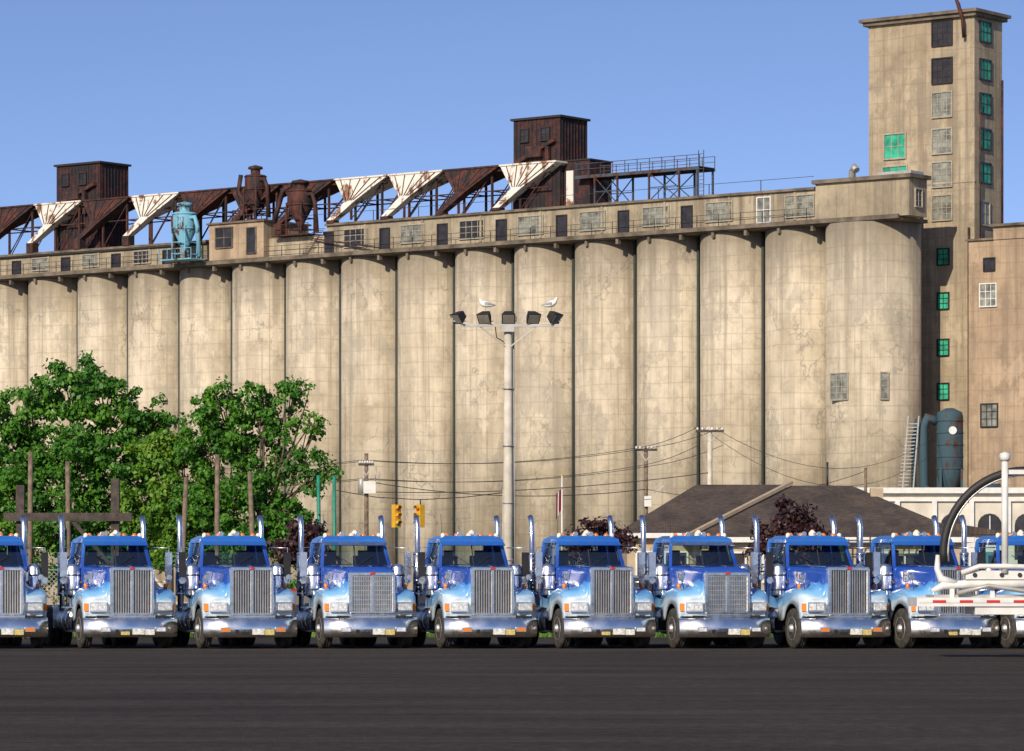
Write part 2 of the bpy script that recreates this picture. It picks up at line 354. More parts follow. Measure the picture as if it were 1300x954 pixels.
def cyclone(name,x,y,zb,zt,r,mat,base):
    e=empty(name,ROW,RZ); mb=MB(); h=zt-zb; zc=zb+h*0.5
    mb.lathe((x,y,0),'z',[(0.18,zb),(0.22,zb+0.25*h*0.4),(r,zc),(r,zc+h*0.3),(r*0.95,zc+h*0.32),(r*0.45,zc+h*0.34),(r*0.45,zt-0.25),(r*0.7,zt-0.2),(r*0.65,zt),(0.05,zt+0.15)],20)
    mb.lathe((x,y,0),'z',[(r*1.06,zc+0.02),(r*1.06,zc+0.14)],20); mb.lathe((x,y,0),'z',[(r*1.06,zc+h*0.28),(r*1.06,zc+h*0.3)],20)
    for a in (45,135,225,315):
        px,py=x+r*1.05*math.cos(R(a)),y+r*1.05*math.sin(R(a)); mb.beam((px,py,base),(px,py,zc+0.3),0.12)
    for zz in (base+0.5,(base+zc)/2+0.2):
        q=[(x+r*1.05*math.cos(R(a)),y+r*1.05*math.sin(R(a)),zz) for a in (45,135,225,315,45)]
        for a,b in zip(q,q[1:]): mb.beam(a,b,0.08)
    mb.tube([(x+r*0.6,y-0.3,zc+h*0.2),(x+r*1.4,y-0.3,zc+h*0.22),(x+r*1.6,y-0.2,zc+h*0.05),(x+r*1.65,y,base+0.2)],0.2,8)
    mb.box(x-r*1.8,x+r*1.8,y-r*1.2,y+r*1.3,base-0.1,base,0)
    for k in range(5): mb.beam((x-r*1.8+k*r*0.9,y-r*1.2,base),(x-r*1.8+k*r*0.9,y-r*1.2,base+0.9),0.05)
    mb.beam((x-r*1.8,y-r*1.2,base+0.9),(x+r*1.8,y-r*1.2,base+0.9),0.05)
    link('cyclone_body',mb.mesh(name,[mat]),e)
cyclone('blue_dust_cyclone',-65.3,-4.4,30.9,35.6,1.05,'bluesteel',30.6)
cyclone('rusty_dust_cyclone',-58.9,-2.2,34.4,38.6,0.95,'rust',33.85)
cyclone('rusty_dust_cyclone',-53.6,-2.3,32.6,37.0,1.15,'rust',32.25)
mb=MB(); mb.tube([(-56,-3,33.6),(-55.6,-3,34.6),(-55.0,-3,36.2),(-54,-3,36.6)],0.22,8)
mb.tube([(-60.6,-2.2,38.0),(-60.9,-2.2,36.6),(-60.2,-2.3,35.6),(-59.4,-2.3,35.2)],0.2,8)
mb.tube([(-67.5,-3.3,30.5),(-67.7,-3.3,34.6),(-67.0,-3.2,35.2),(-66,-3,35.0)],0.22,8)
for q in range(14): mb.beam((-52.6+q*0.14,-3.2,30.5+q*0.16),(-51.9+q*0.14,-3.2,30.5+q*0.16),0.05)
mb.beam((-51.5,-3.2,32.3),(-46,-3.2,32.3),0.05); mb.beam((-51.5,-3.2,31.8),(-44,-3.2,30.6),0.12)
link('ducts',mb.mesh('ducts',['rust']),conv)
# ------------------------------------------------------------------ tower
tower=empty('elevator_tower',ROW,RZ)
mb=MB(); tx0,tx1,ty0,ty1=-0.39,9.44,6.0,10.3
mb.box(tx0,tx1,ty0,ty1,0,47.0,0); mb.box(tx0-0.6,tx1+0.5,ty0-0.6,ty1+0.6,47.0,47.25,1); mb.box(tx0-0.35,tx1+0.3,ty0-0.35,ty1+0.35,46.7,46.998,1)
mb.box(tx0-0.02,tx1+0.06,ty0-0.06,ty0-0.001,33.6,33.75,0)
link('tower_walls',mb.mesh('tower_walls',['wall','slab']),tower)
w=MB(); F=T((0,6.0,0))
for z,gm in ((45.6,2),(42.6,2),(39.9,1),(37.0,1),(34.35,1),(31.7,1)): window(w,6.5,z,1.75,1.9,0 if gm==1 else 4,gm,4,4,F,0.1)
window(w,2.1,36.9,1.9,1.9,0,3,3,2,F,0.12); window(w,2.1,34.4,2.2,1.7,0,3,3,2,F,0.12)
for z in (27.8,24.3,20.6,17.1,13.5): window(w,6.6,z,0.95,1.2,2,3,2,3,F,0.1)
FS=T((9.44,0,0))@Matrix.Rotation(R(90),4,'Z')
for z in (45.6,42.6,39.9,37.1,34.4): window(w,7.6,z,1.6,1.5,2,3,3,2,FS,0.1)
window(w,7.6,31.2,1.2,1.8,0,1,2,2,FS,0.1)
link('tower_windows',w.mesh('tower_windows',['frame','glassold','glassdark','glassgreen','dark']),tower)
mb=MB(); mb.tube([(8.7,5.6,45.0),(8.75,5.3,46.4),(8.5,5.1,47.6),(8.3,5.1,48.0)],[0.13,0.13,0.17,0.12],8)
mb.beam((8.7,6.05,45.2),(8.7,5.5,45.2),0.1)
mb.tube([(9.62,10.0,29),(9.62,10.0,42)],0.12,6); mb.tube([(9.62,6.6,29),(9.62,6.6,40)],0.07,6)
mb.tube([(9.0,5.85,0),(9.0,5.85,30)],0.1,6)
link('vent_pipe',mb.mesh('vent_pipe',['rust']),tower)
mb=MB(); mb.tube([(0.9,1.5,33.3),(0.9,1.5,34.6),(1.2,1.3,34.9),(1.5,1.2,34.6)],0.28,10)
mb.box(6.0,9.0,-2.8,-0.9,33.5,33.8)
link('roof_vent',mb.mesh('roof_vent',['galv']),tower)
annex=empty('concrete_annex',ROW,RZ)
mb=MB(); mb.box(10.1,36,4.0,22,0,28.7,0); mb.box(12.4,36,3.9,22,28.7,29.7,0); mb.box(12.2,36.2,3.6,22,29.7,29.9,1); mb.box(9.9,12.4,3.8,22,28.7,28.86,1)
window(mb,11.9,24.4,1.4,1.7,2,3,3,3,T((0,4,0))); window(mb,12.0,26.8,0.9,0.9,4,4,1,1,T((0,4,0))); window(mb,12.0,15,1.4,1.7,4,3,3,3,T((0,4,0)))
link('annex_walls',mb.mesh('annex_walls',['wallR','slab','white','glassold','glassdark']),annex)
e=empty('dust_collector',(32.9,290,0))
mb=MB()
mb.lathe((0,0,0),'z',[(0.25,8.0),(1.0,10.2),(1.0,14.4),(0.92,14.7),(0.3,15.0)],24,0)
for zz in (10.4,11.3,12.2,13.1,14.0): mb.lathe((0,0,0),'z',[(1.04,zz),(1.04,zz+0.1)],24,0)
for sx in (-0.8,0.8):
    for sy in (-0.8,0.8): mb.beam((sx,sy,0),(sx,sy,10.4),0.18,0)
mb.tube([(-1.0,0,14.0),(-1.7,0,14.3),(-2.0,0,13.6),(-2.0,0,9.2),(-1.5,0,8.6),(1.4,0,8.5),(1.8,0,8.9),(3.8,0,9.0)],0.36,12,1)
mb.tube([(-2.7,0.2,0),(-2.7,0.2,12.5),(-2.4,0.2,14.2)],0.18,8,0)
for q in range(24): mb.beam((-4.2+q*0.04,-0.6,7.6+q*0.27),(-3.4+q*0.04,-0.6,7.6+q*0.27),0.07,2)
for dx in (0,0.8): mb.beam((-4.3+dx,-0.6,0),(-3.2+dx,-0.6,14.4),0.1,2)
mb.box(-4.4,-2.6,-0.2,0.3,7.2,7.4,2)
mb.lathe((0.1,-1.0,13.3),'y',[(0.3,0),(0.3,-0.06)],16,3)
link('collector_body',mb.mesh('collector_body',['tealgrey','tealgrey','galv','white']),e)
# ------------------------------------------------------------------ trees
def tree(name,loc,clumps,leaf='leaf',n=14000,trunk=0.3,size=0.2,seed=1,bare=None):
    rnd=random.Random(seed); e=empty(name,loc)
    mb=MB(); top=max(c[2] for c in clumps)
    cx=sum(c[0] for c in clumps)/len(clumps)*0.4
    pts=[(0,0,0),(0.05,0,top*0.2),(cx*0.3,0.1,top*0.4),(cx*0.6,0,top*0.62),(cx,0,top*0.85)]
    mb.tube(pts,[trunk*1.25,trunk,trunk*0.8,trunk*0.5,trunk*0.15],9)
    for c in clumps:
        k=rnd.uniform(0.25,0.55); b=Vector((cx*k,0.05,top*k)); t=Vector(c[:3])
        mid=b.lerp(t,0.5)+Vector((rnd.uniform(-.3,.3),rnd.uniform(-.3,.3),-0.25*(t-b).length*0.4))
        mb.tube([b,mid,t],[trunk*0.36,trunk*0.2,0.03],6)
        for _ in range(5):
            q=t+Vector((rnd.gauss(0,1),rnd.gauss(0,1),rnd.gauss(0.3,0.8))).normalized()*c[3]*rnd.uniform(.6,1.0)
            mb.tube([mid.lerp(t,rnd.uniform(.3,.9)),t.lerp(q,0.55),q],[trunk*0.12,0.03,0.012],4)
    for b in (bare or []): mb.tube(b,[0.09,0.06,0.035,0.015][:len(b)],5)
    link('trunk_and_limbs',mb.mesh(name+'_wood',['bark']),e)
    vs=[];fs=[]
    tot=sum(c[3]**2 for c in clumps)
    for c in clumps:
        C=Vector(c[:3]); dens=c[4] if len(c)>4 else 1.0
        cnt=int(n*dens*c[3]**2/tot)
        subs=[]
        for _ in range(int(10+c[3]*c[3]*9*dens)):
            d=Vector((rnd.gauss(0,1),rnd.gauss(0,1),rnd.gauss(0,0.9))).normalized()
            subs.append((C+d*c[3]*rnd.uniform(.35,1.0)*(1+0.12*rnd.gauss(0,1)),rnd.uniform(.25,.62)*(0.75+0.18*c[3])))
        for _ in range(cnt):
            sc,sr=rnd.choice(subs)
            d=Vector((rnd.gauss(0,1),rnd.gauss(0,1),rnd.gauss(0,0.6))).normalized()
            p=sc+d*sr*rnd.random()**0.4*rnd.uniform(.8,1.2)
            a=Vector((rnd.gauss(0,1),rnd.gauss(0,1),rnd.gauss(0,.5))).normalized()
            nn=(d+Vector((rnd.gauss(0,.6),rnd.gauss(0,.6),rnd.gauss(0.45,.6)))).normalized()
            u=a.cross(nn)
            if u.length<0.05: continue
            u.normalize(); v=nn.cross(u); s=size*rnd.uniform(.55,1.35); i=len(vs)
            vs+= [p-u*s*0.5,p+v*s*0.36-u*s*0.05,p+u*s*0.55,p-v*s*0.36-u*s*0.05]; fs.append((i,i+1,i+2,i+3))
    me=bpy.data.meshes.new(name+'_crown'); me.from_pydata([tuple(v) for v in vs],[],fs); me.materials.append(M[leaf]); me.update()
    link('crown',me,e)
tree('broadleaf_tree',(-23.0,200,0),[(-3.2,0,7.5,2.6),(-2.4,0.5,10.4,2.0),(0.2,0,11.7,1.9),(2.2,0,10.8,1.9),(3.6,0,8.4,2.1),(0.6,-1,8.2,2.6),(-0.5,-1,5.2,2.6),(2.8,0,5.2,2.4),(-3.4,0,4.3,2.3),(4.5,0.4,10.2,1.1),(-5.4,0,8.6,1.8),(-5.5,0,6,2.2),(1.2,0,2.9,2.0),(3.9,0,3.3,1.5)],n=62000,seed=3,size=0.25)
tree('broadleaf_tree',(-17.6,198,0),[(-0.6,0,8.4,1.4),(0.8,0,7.4,1.7),(-1.2,0,6.0,1.8),(1.0,0,5.2,1.9),(0,0,3.6,1.9),(2.0,0,6.3,1.3),(1.9,0,3.4,1.5)],leaf='leafyel',n=26000,seed=5,size=0.23,trunk=0.2)
tree('broadleaf_tree',(-12.8,196,0),[(-2.0,0,10.6,1.5),(-3.0,0,8.9,1.4,.9),(0.0,0,10.9,1.2,.7),(-1.2,0,8.8,1.7),(1.1,0,10.0,1.1,.6),(1.7,0,11.4,0.9,.55),(-0.4,0,6.6,1.8),(-2.6,0,5.8,1.8),(1.2,0,7.6,1.2,.7),(2.4,0,8.2,.9,.4),(2.7,0,7.0,0.8,.5),(1.2,0,5.2,1.5),(-0.8,0,3.9,2.0),(1.6,0,3.6,1.5),(2.8,0,9.8,0.8,.4),(3.5,0,7.4,.55,.5)],n=38000,seed=8,size=0.22,trunk=0.24,
     bare=[[(0.4,0,5.5),(1.6,-.2,8.5),(2.3,0,10.8),(2.6,0,12.0)],[(0.6,0,4.5),(2.0,-.3,6.6),(3.0,0,7.6),(3.6,0,7.8)],[(0.3,0,4.5),(1.0,-.3,7.5),(2.4,0,9.6),(3.2,0,10.3)]])
tree('dark_leaf_tree',(-8.3,152,0),[(0,0,3.6,0.7),(-0.4,0,2.9,0.6),(0.45,0,3.0,0.6)],leaf='leafdark',n=3800,seed=11,size=0.18,trunk=0.08)
tree('dark_leaf_tree',(3.9,170,0),[(0,0,4.0,0.8),(-0.8,0,3.4,0.7),(0.8,0,3.5,0.7),(0.1,0,2.6,0.9)],leaf='leafdark',n=5600,seed=12,size=0.18,trunk=0.09)
tree('dark_leaf_tree',(12.0,165,0),[(0,0,4.4,1.0),(-0.9,0,3.5,0.9),(0.9,0,3.5,0.9),(0.1,0,2.5,1.0)],leaf='leafdark',n=6500,seed=13,size=0.18,trunk=0.1)
tree('green_shrub',(-9.4,150,0),[(0,0,1.6,0.9),(1.0,0,1.4,0.8),(-1.0,0,1.3,0.8)],n=3000,seed=14,size=0.15,trunk=0.06)
tree('green_shrub',(-19.0,160,0),[(0,0,1.8,1.2),(1.6,0,1.5,1.0),(-1.5,0,1.6,1.1)],n=3500,seed=15,size=0.16,trunk=0.06)
# ------------------------------------------------------------------ clubhouse with hipped roofs
g=G('dark_roof_shingle',0.9); br=g.t.nodes.new('ShaderNodeTexBrick'); br.inputs['Scale'].default_value=2.2; br.inputs['Mortar Size'].default_value=0.03
g.t.links.new(g.tc.outputs['Object'],br.inputs['Vector']); br.inputs['Color1'].default_value=(0.105,0.078,0.062,1); br.inputs['Color2'].default_value=(0.06,0.047,0.040,1); br.inputs['Mortar'].default_value=(0.03,0.025,0.02,1)
g.color(g.mix(0.8,br.outputs[0],g.ramp(g.noise(0.9,5,g.vec((1,1,0.3))),[(0.3,(0.5,0.5,0.5)),(0.7,(1.5,1.4,1.3))]),'MULTIPLY')); M['shingle']=g.m
M['tan']=simple('tan_siding',(0.42,0.33,0.22),0.8,var=0.15)
house=empty('hip_roof_clubhouse',(0,0,0))
mb=MB()
def hip(x0,x1,y0,y1,ze,rx0,rx1,zr,ov=0.5):
    ym=(y0+y1)/2; a=(x0-ov,y0-ov,ze);b=(x1+ov,y0-ov,ze);c=(x1+ov,y1+ov,ze);d=(x0-ov,y1+ov,ze);e1=(rx0,ym,zr);e2=(rx1,ym,zr)
    mb.poly([a,b,e2,e1],0);mb.poly([c,d,e1,e2],0);mb.poly([b,c,e2],0);mb.poly([d,a,e1],0)
    mb.poly([(p[0],p[1],p[2]-0.02) for p in (a,b,c,d)],2)
    for p,q in ((a,b),(b,c),(c,d),(d,a)): mb.beam((p[0],p[1],ze-0.12),(q[0],q[1],ze-0.12),0.1,2,0.24)
    mb.box(x0,x1,y0,y1,0,ze-0.03,1)
hip(5.6,15.5,188,198,4.2,9.2,13.6,6.7)
hip(8.8,21.0,180,190.5,3.9,13.4,16.3,6.45)
mb.beam((8.2,179.4,4.0),(13.4,185.25,6.6),0.24,3,0.14)
for x in (10.2,12.4,14.6,16.8,19.0): window(mb,x,2.5,1.3,1.3,2,4,2,1,T((0,180,0)))
for x in (6.6,8.0): window(mb,x,2.6,1.0,1.3,2,4,2,1,T((0,188,0)))
for zz in (3.1,3.6,4.05): mb.beam((14.2,178.9,zz),(19.6,178.9,zz),0.05,5)
x=14.2
while x<19.7: mb.beam((x,178.9,0),(x,178.9,4.1),0.06,5); x+=0.6
mb.tube([(15.2,186,6.2),(15.2,186,7.6)],0.05,6,5)
mb.box(17.1,17.7,184,184.6,5.2,6.3,1)
link('house_shell',mb.mesh('house_shell',['shingle','tan','white','tan','glassdark','black']),house)
hall=empty('cream_arcaded_building',(0,0,0)); mb=MB()
M['cream']=simple('cream_stucco',(0.62,0.57,0.47),0.85,var=0.2,scale=0.8)
mb.box(21.4,40,240,250,0,7.4,0); mb.box(21.1,40.3,239.6,250.4,7.4,7.75,1); mb.box(21.25,40.2,239.8,250.2,6.9,7.1,1)
for i in range(8):
    x=22.8+i*2.3
    pts=[(x-0.75,3.3)]+[(x-0.75*math.cos(a*math.pi/8),5.4+0.75*math.sin(a*math.pi/8)) for a in range(9)]+[(x+0.75,3.3)]
    mb.prism(pts,239.93,240.02,2,'y')
    mb.box(x-0.03,x+0.03,239.88,239.929,3.3,6.0,1); mb.box(x-0.75,x+0.75,239.88,239.928,4.5,4.56,1)
    mb.box(x+1.0,x+1.3,239.75,240.0,0,6.9,1)
link('hall_shell',mb.mesh('hall_shell',['cream','white','glassdark']),hall)
shed=empty('white_garage',(0,0,0)); mb=MB()
mb.box(19.5,26,200,206,0,4.3,0)
mb.prism([(19.2,4.3),(26.3,4.3),(22.75,4.9)],199.7,206.3,1,'y')
for x in (20.5,22.2,23.9): mb.box(x,x+1.0,199.9,199.99,0,3.4,2)
link('garage_shell',mb.mesh('garage_shell',['white','shingle','green']),shed)
low=empty('white_shed',(0,0,0)); mb=MB()
mb.box(-23,-20,150,154,0,2.6,0); mb.prism([(-23.3,2.6),(-19.7,2.6),(-21.5,3.3)],149.7,154.3,1,'y'); mb.box(-22.2,-21.2,149.9,149.99,0,2.0,2)
link('shed_shell',mb.mesh('shed_shell',['white','slab','glassdark']),low)
yardwall=empty('yard_wall',(0,0,0)); mb=MB(); mb.box(-60,20,262,262.4,0,3.0,0); mb.box(-60,20,261.9,262.5,3.0,3.12,0)
link('wall_body',mb.mesh('wall_body',['wall']),yardwall)
# ------------------------------------------------------------------ posts, poles, wires
def post(name,x,y,h,r,mat,lean=(0,0),tops=None):
    e=empty(name,(x,y,0)); mb=MB(); mb.tube([(0,0,0),(lean[0]*.5,lean[1]*.5,h*.5),(lean[0],lean[1],h)],[r*1.15,r,r*0.85],8,0)
    if tops: tops(mb)
    link('post',mb.mesh(name,[mat,'darkwood','galv','white','cable']),e); return e
for x,h,l in ((-9.17,5.7,(0.02,0)),(-8.0,5.2,(-.2,0)),(-10.35,5.0,(0.22,0)),(-13.8,5.5,(-.05,0)),(-15.0,5.8,(0.03,0))):
    post('timber_pile',x,120+random.uniform(-1,1),h,0.085,'wood',l)
e=empty('timber_gantry',(-13.6,118,0)); mb=MB()
mb.box(-1.55,-1.3,-.14,.14,0,4.7); mb.box(1.35,1.6,-.14,.14,0,4.9); mb.box(-1.9,2.0,-.3,-.14,3.6,3.85); mb.beam((1.4,-.2,2.2),(0.2,-.2,3.6),0.12)
link('gantry_beams',mb.mesh('gantry_beams',['darkwood']),e)
def xarm(h,w,ins=3):
    def f(mb):
        mb.box(-w/2,w/2,-0.16,-0.06,h,h+0.12,1)
        for i in range(ins*2):
            x=-w/2+0.1+i*(w-0.2)/(ins*2-1); mb.lathe((x,-0.11,0),'z',[(0.05,h+0.12),(0.07,h+0.2),(0.03,h+0.28)],8,3)
        mb.beam((-w*0.3,-0.1,h),(0,-0.1,h-0.6),0.05,2); mb.beam((w*0.3,-0.1,h),(0,-0.1,h-0.6),0.05,2)
    return f
def tf(mb):
    xarm(8.5,0.9)(mb)
    mb.box(-0.15,0.55,-0.45,-0.1,6.9,7.6,3); mb.lathe((-0.28,-0.1,0),'z',[(0.2,6.9),(0.2,7.7),(0.08,7.8)],12,2); mb.tube([(0.5,-0.2,7.6),(0.55,-0.2,8.4)],0.04,6,2)
post('utility_pole',-8.3,220,9.2,0.13,'wood',tops=tf)
post('utility_pole',11.27,220,10.7,0.16,'concpole',tops=xarm(10.4,1.6))
post('utility_pole',7.7,222,9.7,0.13,'wood',tops=lambda mb:(xarm(9.4,1.3)(mb),mb.beam((0.3,-.15,6.8),(1.0,-.15,7.4),0.08,2),mb.box(-.1,.3,-.35,-.1,6.2,6.8,3)))
post('utility_pole',19.6,214,8.2,0.1,'wood')
post('utility_pole',-30,225,10,0.14,'wood',tops=xarm(9.6,1.4))
e=empty('overhead_wires'); mb=MB()
def wire(a,b,sag,r=0.016):
    a=Vector(a);b=Vector(b); n=14; pts=[a.lerp(b,i/n)-Vector((0,0,sag*4*(i/n)*(1-i/n))) for i in range(n+1)]; mb.tube(pts,r,4,0,False)
for dz in (0,.35):
    for off in (-.35,.35):
        wire((-30+off,224.9,9.9-dz*3),(-8.3+off,219.9,8.8-dz*3),0.9); wire((-8.3+off,219.9,8.8-dz*3),(7.7+off,221.9,9.6-dz*3),0.5); wire((7.7+off,221.9,9.6-dz*3),(11.3+off*2,219.9,10.7-dz*3),0.15)
wire((11.6,219.9,10.6),(32.0,290,13),2.4); wire((10.9,219.9,10.6),(31.5,290,11.5),2.8); wire((-8.3,219.9,7.6),(7.7,221.9,7.2),0.6,.022); wire((7.7,221.9,7.2),(19.6,214,8.0),0.9)
wire((-8.3,219.9,7.0),(11.3,219.9,8.1),0.4,.022)
link('wires',mb.mesh('wires',['cable']),e)
e=empty('flagpole',(2.85,220,0)); mb=MB(); mb.tube([(0,0,0),(0,0,7.9)],[0.06,0.04],8,0); mb.lathe((0,0,7.95),'z',[(0.01,-.08),(.09,0),(.01,.08)],8,1)
vs=[]
for i in range(7):
    x=-0.02-0.05*i; yy=0.1*math.sin(i*1.3); vs.append([(x,yy,7.2-0.05*i),(x-0.02,yy,6.0-0.1*i)])
for k,(a,b) in enumerate(zip(vs,vs[1:])): mb.poly([a[0],b[0],b[1],a[1]],(2,3,2,0,2,3)[k],True)
link('pole_and_flag',mb.mesh('pole_and_flag',['white','yellow','redlens','cable']),e)
for x,l in ((-7.95,(-0.08,0)),(-7.35,(-.02,0))): post('green_steel_pole',x,160,6.2,0.085,'green',l)
post('concrete_post',-0.3,160,5.6,0.11,'concpole')
e=empty('traffic_signal',(0,160,0)); mb=MB()
mb.tube([(-7.37,0,5.6),(-5.6,0,5.3),(-3.8,0,5.2),(-2,0,5.3),(-0.3,0,5.5)],0.02,5,2)
for x,ang in ((-4.8,0.7),(-3.8,-0.9)):
    mb.tube([(x,0,5.23),(x,0,5.0)],0.03,5,2); mb.M=T((x,0,0.25))@Matrix.Rotation(ang,4,'Z')
    mb.box(-.15,.15,-.12,.12,3.8,4.75,0)
    for k,mm in ((4.58,1),(4.27,3),(3.96,4)):
        mb.lathe((0,-0.12,k),'y',[(0.10,0),(0.10,-0.02)],12,mm); mb.lathe((0,-0.12,k),'y',[(0.13,0),(0.13,-0.16)],12,0,caps=False,a0=0,a1=math.pi)
    mb.M=None
link('signal_heads',mb.mesh('signal_heads',['yellow','redlens','cable','amber','green']),e)
# floodlight mast + gulls
mast=empty('floodlight_mast',(-0.14,135,0)); mb=MB()
mb.tube([(0,0,0),(0,0,5),(0,0,10.75)],[0.19,0.17,0.13],14,0)
mb.beam((-1.75,-0.2,10.72),(1.75,-0.2,10.72),0.1,1); mb.beam((-1.0,-.2,10.7),(-0.1,-.1,10.0),0.04,1); mb.beam((1.0,-.2,10.7),(0.1,-.1,10.0),0.04,1)
mb.tube([(-0.45,-.2,10.7),(-0.4,-.2,10.3),(-0.15,-.15,10.15)],0.02,5,3)
mb.tube([(0.2,0,9.9),(0.22,0,5),(0.25,0,0)],0.022,5,1)
for z in (2.5,4.5,6.5,8.5): mb.lathe((0,0,z),'z',[(0.2,0),(0.2,.05)],14,1)
mb.box(-0.22,0.22,-0.26,-0.14,10.5,10.68,1)
for i,x in enumerate((-1.68,-0.78,0.02,0.84,1.58)):
    mb.tube([(x,-.2,10.77),(x,-.2,10.86)],0.03,6,1)
    yaw=(-0.9,-0.4,0,0.4,0.9)[i]
    mb.M=T((x,-.2,11.05))@Matrix.Rotation(yaw,4,'Z')@Matrix.Rotation(R(35),4,'X')
    mb.hexa([(-.24,-.2,-.2),(.24,-.2,-.2),(.24,-.2,.2),(-.24,-.2,.2),(-.14,.14,-.12),(.14,.14,-.12),(.14,.14,.12),(-.14,.14,.12)],3)
    mb.box(-.2,.2,-.215,-.2,-.16,.16,2); mb.M=None
    mb.beam((x-.27,-.2,10.86),(x-.27,-.2,11.05),0.03,1); mb.beam((x+.27,-.2,10.86),(x+.27,-.2,11.05),0.03,1); mb.beam((x-.27,-.2,10.87),(x+.27,-.2,10.87),0.03,1)
M['lampglass']=simple('floodlight_glass',(0.22,0.20,0.17),0.15,var=0.2)
link('mast_and_lamps',mb.mesh('mast_and_lamps',['concpole','galv','lampglass','dark']),mast)
M['feather']=simple('white_feathers',(0.80,0.78,0.74),0.8,var=0.08); M['greyfeather']=simple('grey_feathers',(0.33,0.35,0.38),0.8,var=0.15); M['pink']=simple('pink_legs',(0.5,0.3,0.22),0.6)
def gull(x,y,z,facing,up):
    e=empty('seagull',(x,y,z),0 if facing>0 else math.pi); mb=MB(); u=up
    mb.tube([(-.30,0,.13),(-.24,0,.145),(-.15,0,.165),(-.05,0,.185),(.06,0,.205+.02*u),(.13,0,.235+.03*u),(.165,0,.29+.04*u),(.185,0,.33+.05*u),(.215,0,.345+.05*u),(.245,0,.34+.05*u)],
            [.012,.04,.08,.11,.115,.09,.06,.055,.05,.02],12,0)
    mb.tube([(.24,0,.34+.05*u),(.275,0,.333+.05*u),(.295,0,.318+.05*u)],[.016,.012,.004],8,2)
    for s in (-1,1):
        mb.tube([(.09,s*.085,.22),(.0,s*.108,.215),(-.12,s*.085,.2),(-.24,s*.04,.175),(-.36,s*.012,.15)],[.025,.05,.045,.03,.006],8,1,sq=0.35)
        mb.tube([(0,s*.03,.13),(.0,s*.03,.07),(.005,s*.03,0.008)],[.016,.009,.008],6,3)
        mb.box(-.01,.05,s*.03-.02,s*.03+.02,0,.008,3)
        mb.lathe((.222,s*.044,.352+.05*u),'y',[(.001,s*-.004),(.007,s*.006),(.001,s*.009)],6,4)
    link('gull_body',mb.mesh('gull_body',['feather','greyfeather','yellow','pink','cable']),e)
gull(-0.14-0.78,134.78,11.27,-1,0); gull(-0.14+1.50,134.78,11.27,1,1)
# ------------------------------------------------------------------ fence, guard rail, background cars
e=empty('chain_link_fence',(0,128,0)); mb=MB()
x=-22
while x<-11: mb.tube([(x,0,0),(x,0,2.2)],0.035,6,0); x+=2.5
mb.tube([(-22,0,2.15),(-12,0,2.15)],0.025,5,0)
x=-24
while x<-12:
    a=max(x,-22); z0=(a-x)
    if x+2.1<=-12: mb.beam((a,0,z0),(x+2.1,0,2.1),0.012,0)
    b=x+2.1
    if b<=-12 and b>-22: mb.beam((b,0,0),(max(x,-22),0,min(2.1,b-max(x,-22))),0.012,0)
    x+=0.16
link('fence_mesh',mb.mesh('fence_mesh',['galv']),e)
e=empty('guard_rail',(0,124,0)); mb=MB()
mb.box(-12,20,-.05,0,0.55,0.85,0); mb.box(-12,20,-.09,-.05,0.6,0.66,0); mb.box(-12,20,-.09,-.05,0.74,0.8,0)
x=-11.5
while x<20: mb.box(x,x+.15,0,.15,0,.9,1); x+=2
link('rail',mb.mesh('rail',['galv','wood']),e)
def car(x,y,rz,col,kind='sedan'):
    k='car_paint_%d'%len(M); M[k]=simple(k,col,0.3,0.1,var=0.08,coat=1)
    e=empty('parked_car' if kind=='sedan' else 'parked_van',(x,y,0),rz); mb=MB(); b=MB()
    h=0.95 if kind=='sedan' else 1.1; H=1.45 if kind=='sedan' else 1.95
    arch=lambda c:[(c+0.38*math.cos(math.pi-a*math.pi/6),0.33+0.38*math.sin(math.pi-a*math.pi/6)) for a in range(7)]
    pr=[(-2.25,.35),(-1.75,.3)]+arch(-1.35)+[(-.9,.28),(.9,.28)]+arch(1.35)+[(1.8,.3),(2.25,.38),(2.25,.7),(2.1,h-.1),(1.1,h),(-1.5,h),(-2.2,h-.08),(-2.28,.6)]
    b.prism([(p[0],p[1]) for p in pr],-.88,.88,0,'y')
    r0=(-1.6,1.15,-.8,.8) if kind=='sedan' else (-2.15,1.3,-.82,.82); r1=(-1.0,.35,-.62,.62) if kind=='sedan' else (-2.0,.6,-.72,.72)
    b.frust(r0,h,r1,H,1); b.frust((r1[0]-.05,r1[1]+.05,r1[2]-.02,r1[3]+.02),H-.02,(r1[0]+.1,r1[1]-.1,r1[2]+.1,r1[3]-.1),H+.07,0)
    for sx in (r0[0],(r0[0]+r0[1])/2,r0[1]):
        tx=r1[0]+(sx-r0[0])/(r0[1]-r0[0])*(r1[1]-r1[0])
        for s in (-1,1): b.beam((sx,s*r0[3],h),(tx,s*r1[3],H),.09,0)
    for wx in (-1.35,1.35):
        for s in (-1,1):
            mb.lathe((wx,s*.78,.33),'y',[(.2,-.1*s),(.33,-.1*s),(.33,.1*s),(.2,.1*s)],18,0); mb.lathe((wx,s*.78,.33),'y',[(.21,.02*s),(.2,.09*s),(.05,.07*s)],14,1)
    for s in (-1,1): mb.box(2.2,2.27,s*.7-.15,s*.7+.15,.6,.75,2); mb.box(-2.3,-2.2,s*.7-.15,s*.7+.15,.65,.8,3)
    link('body',b.mesh('car_body',[k,'glassdark']),e); link('wheels',mb.mesh('car_wheels',['tyre','alum','lens','redlens']),e)
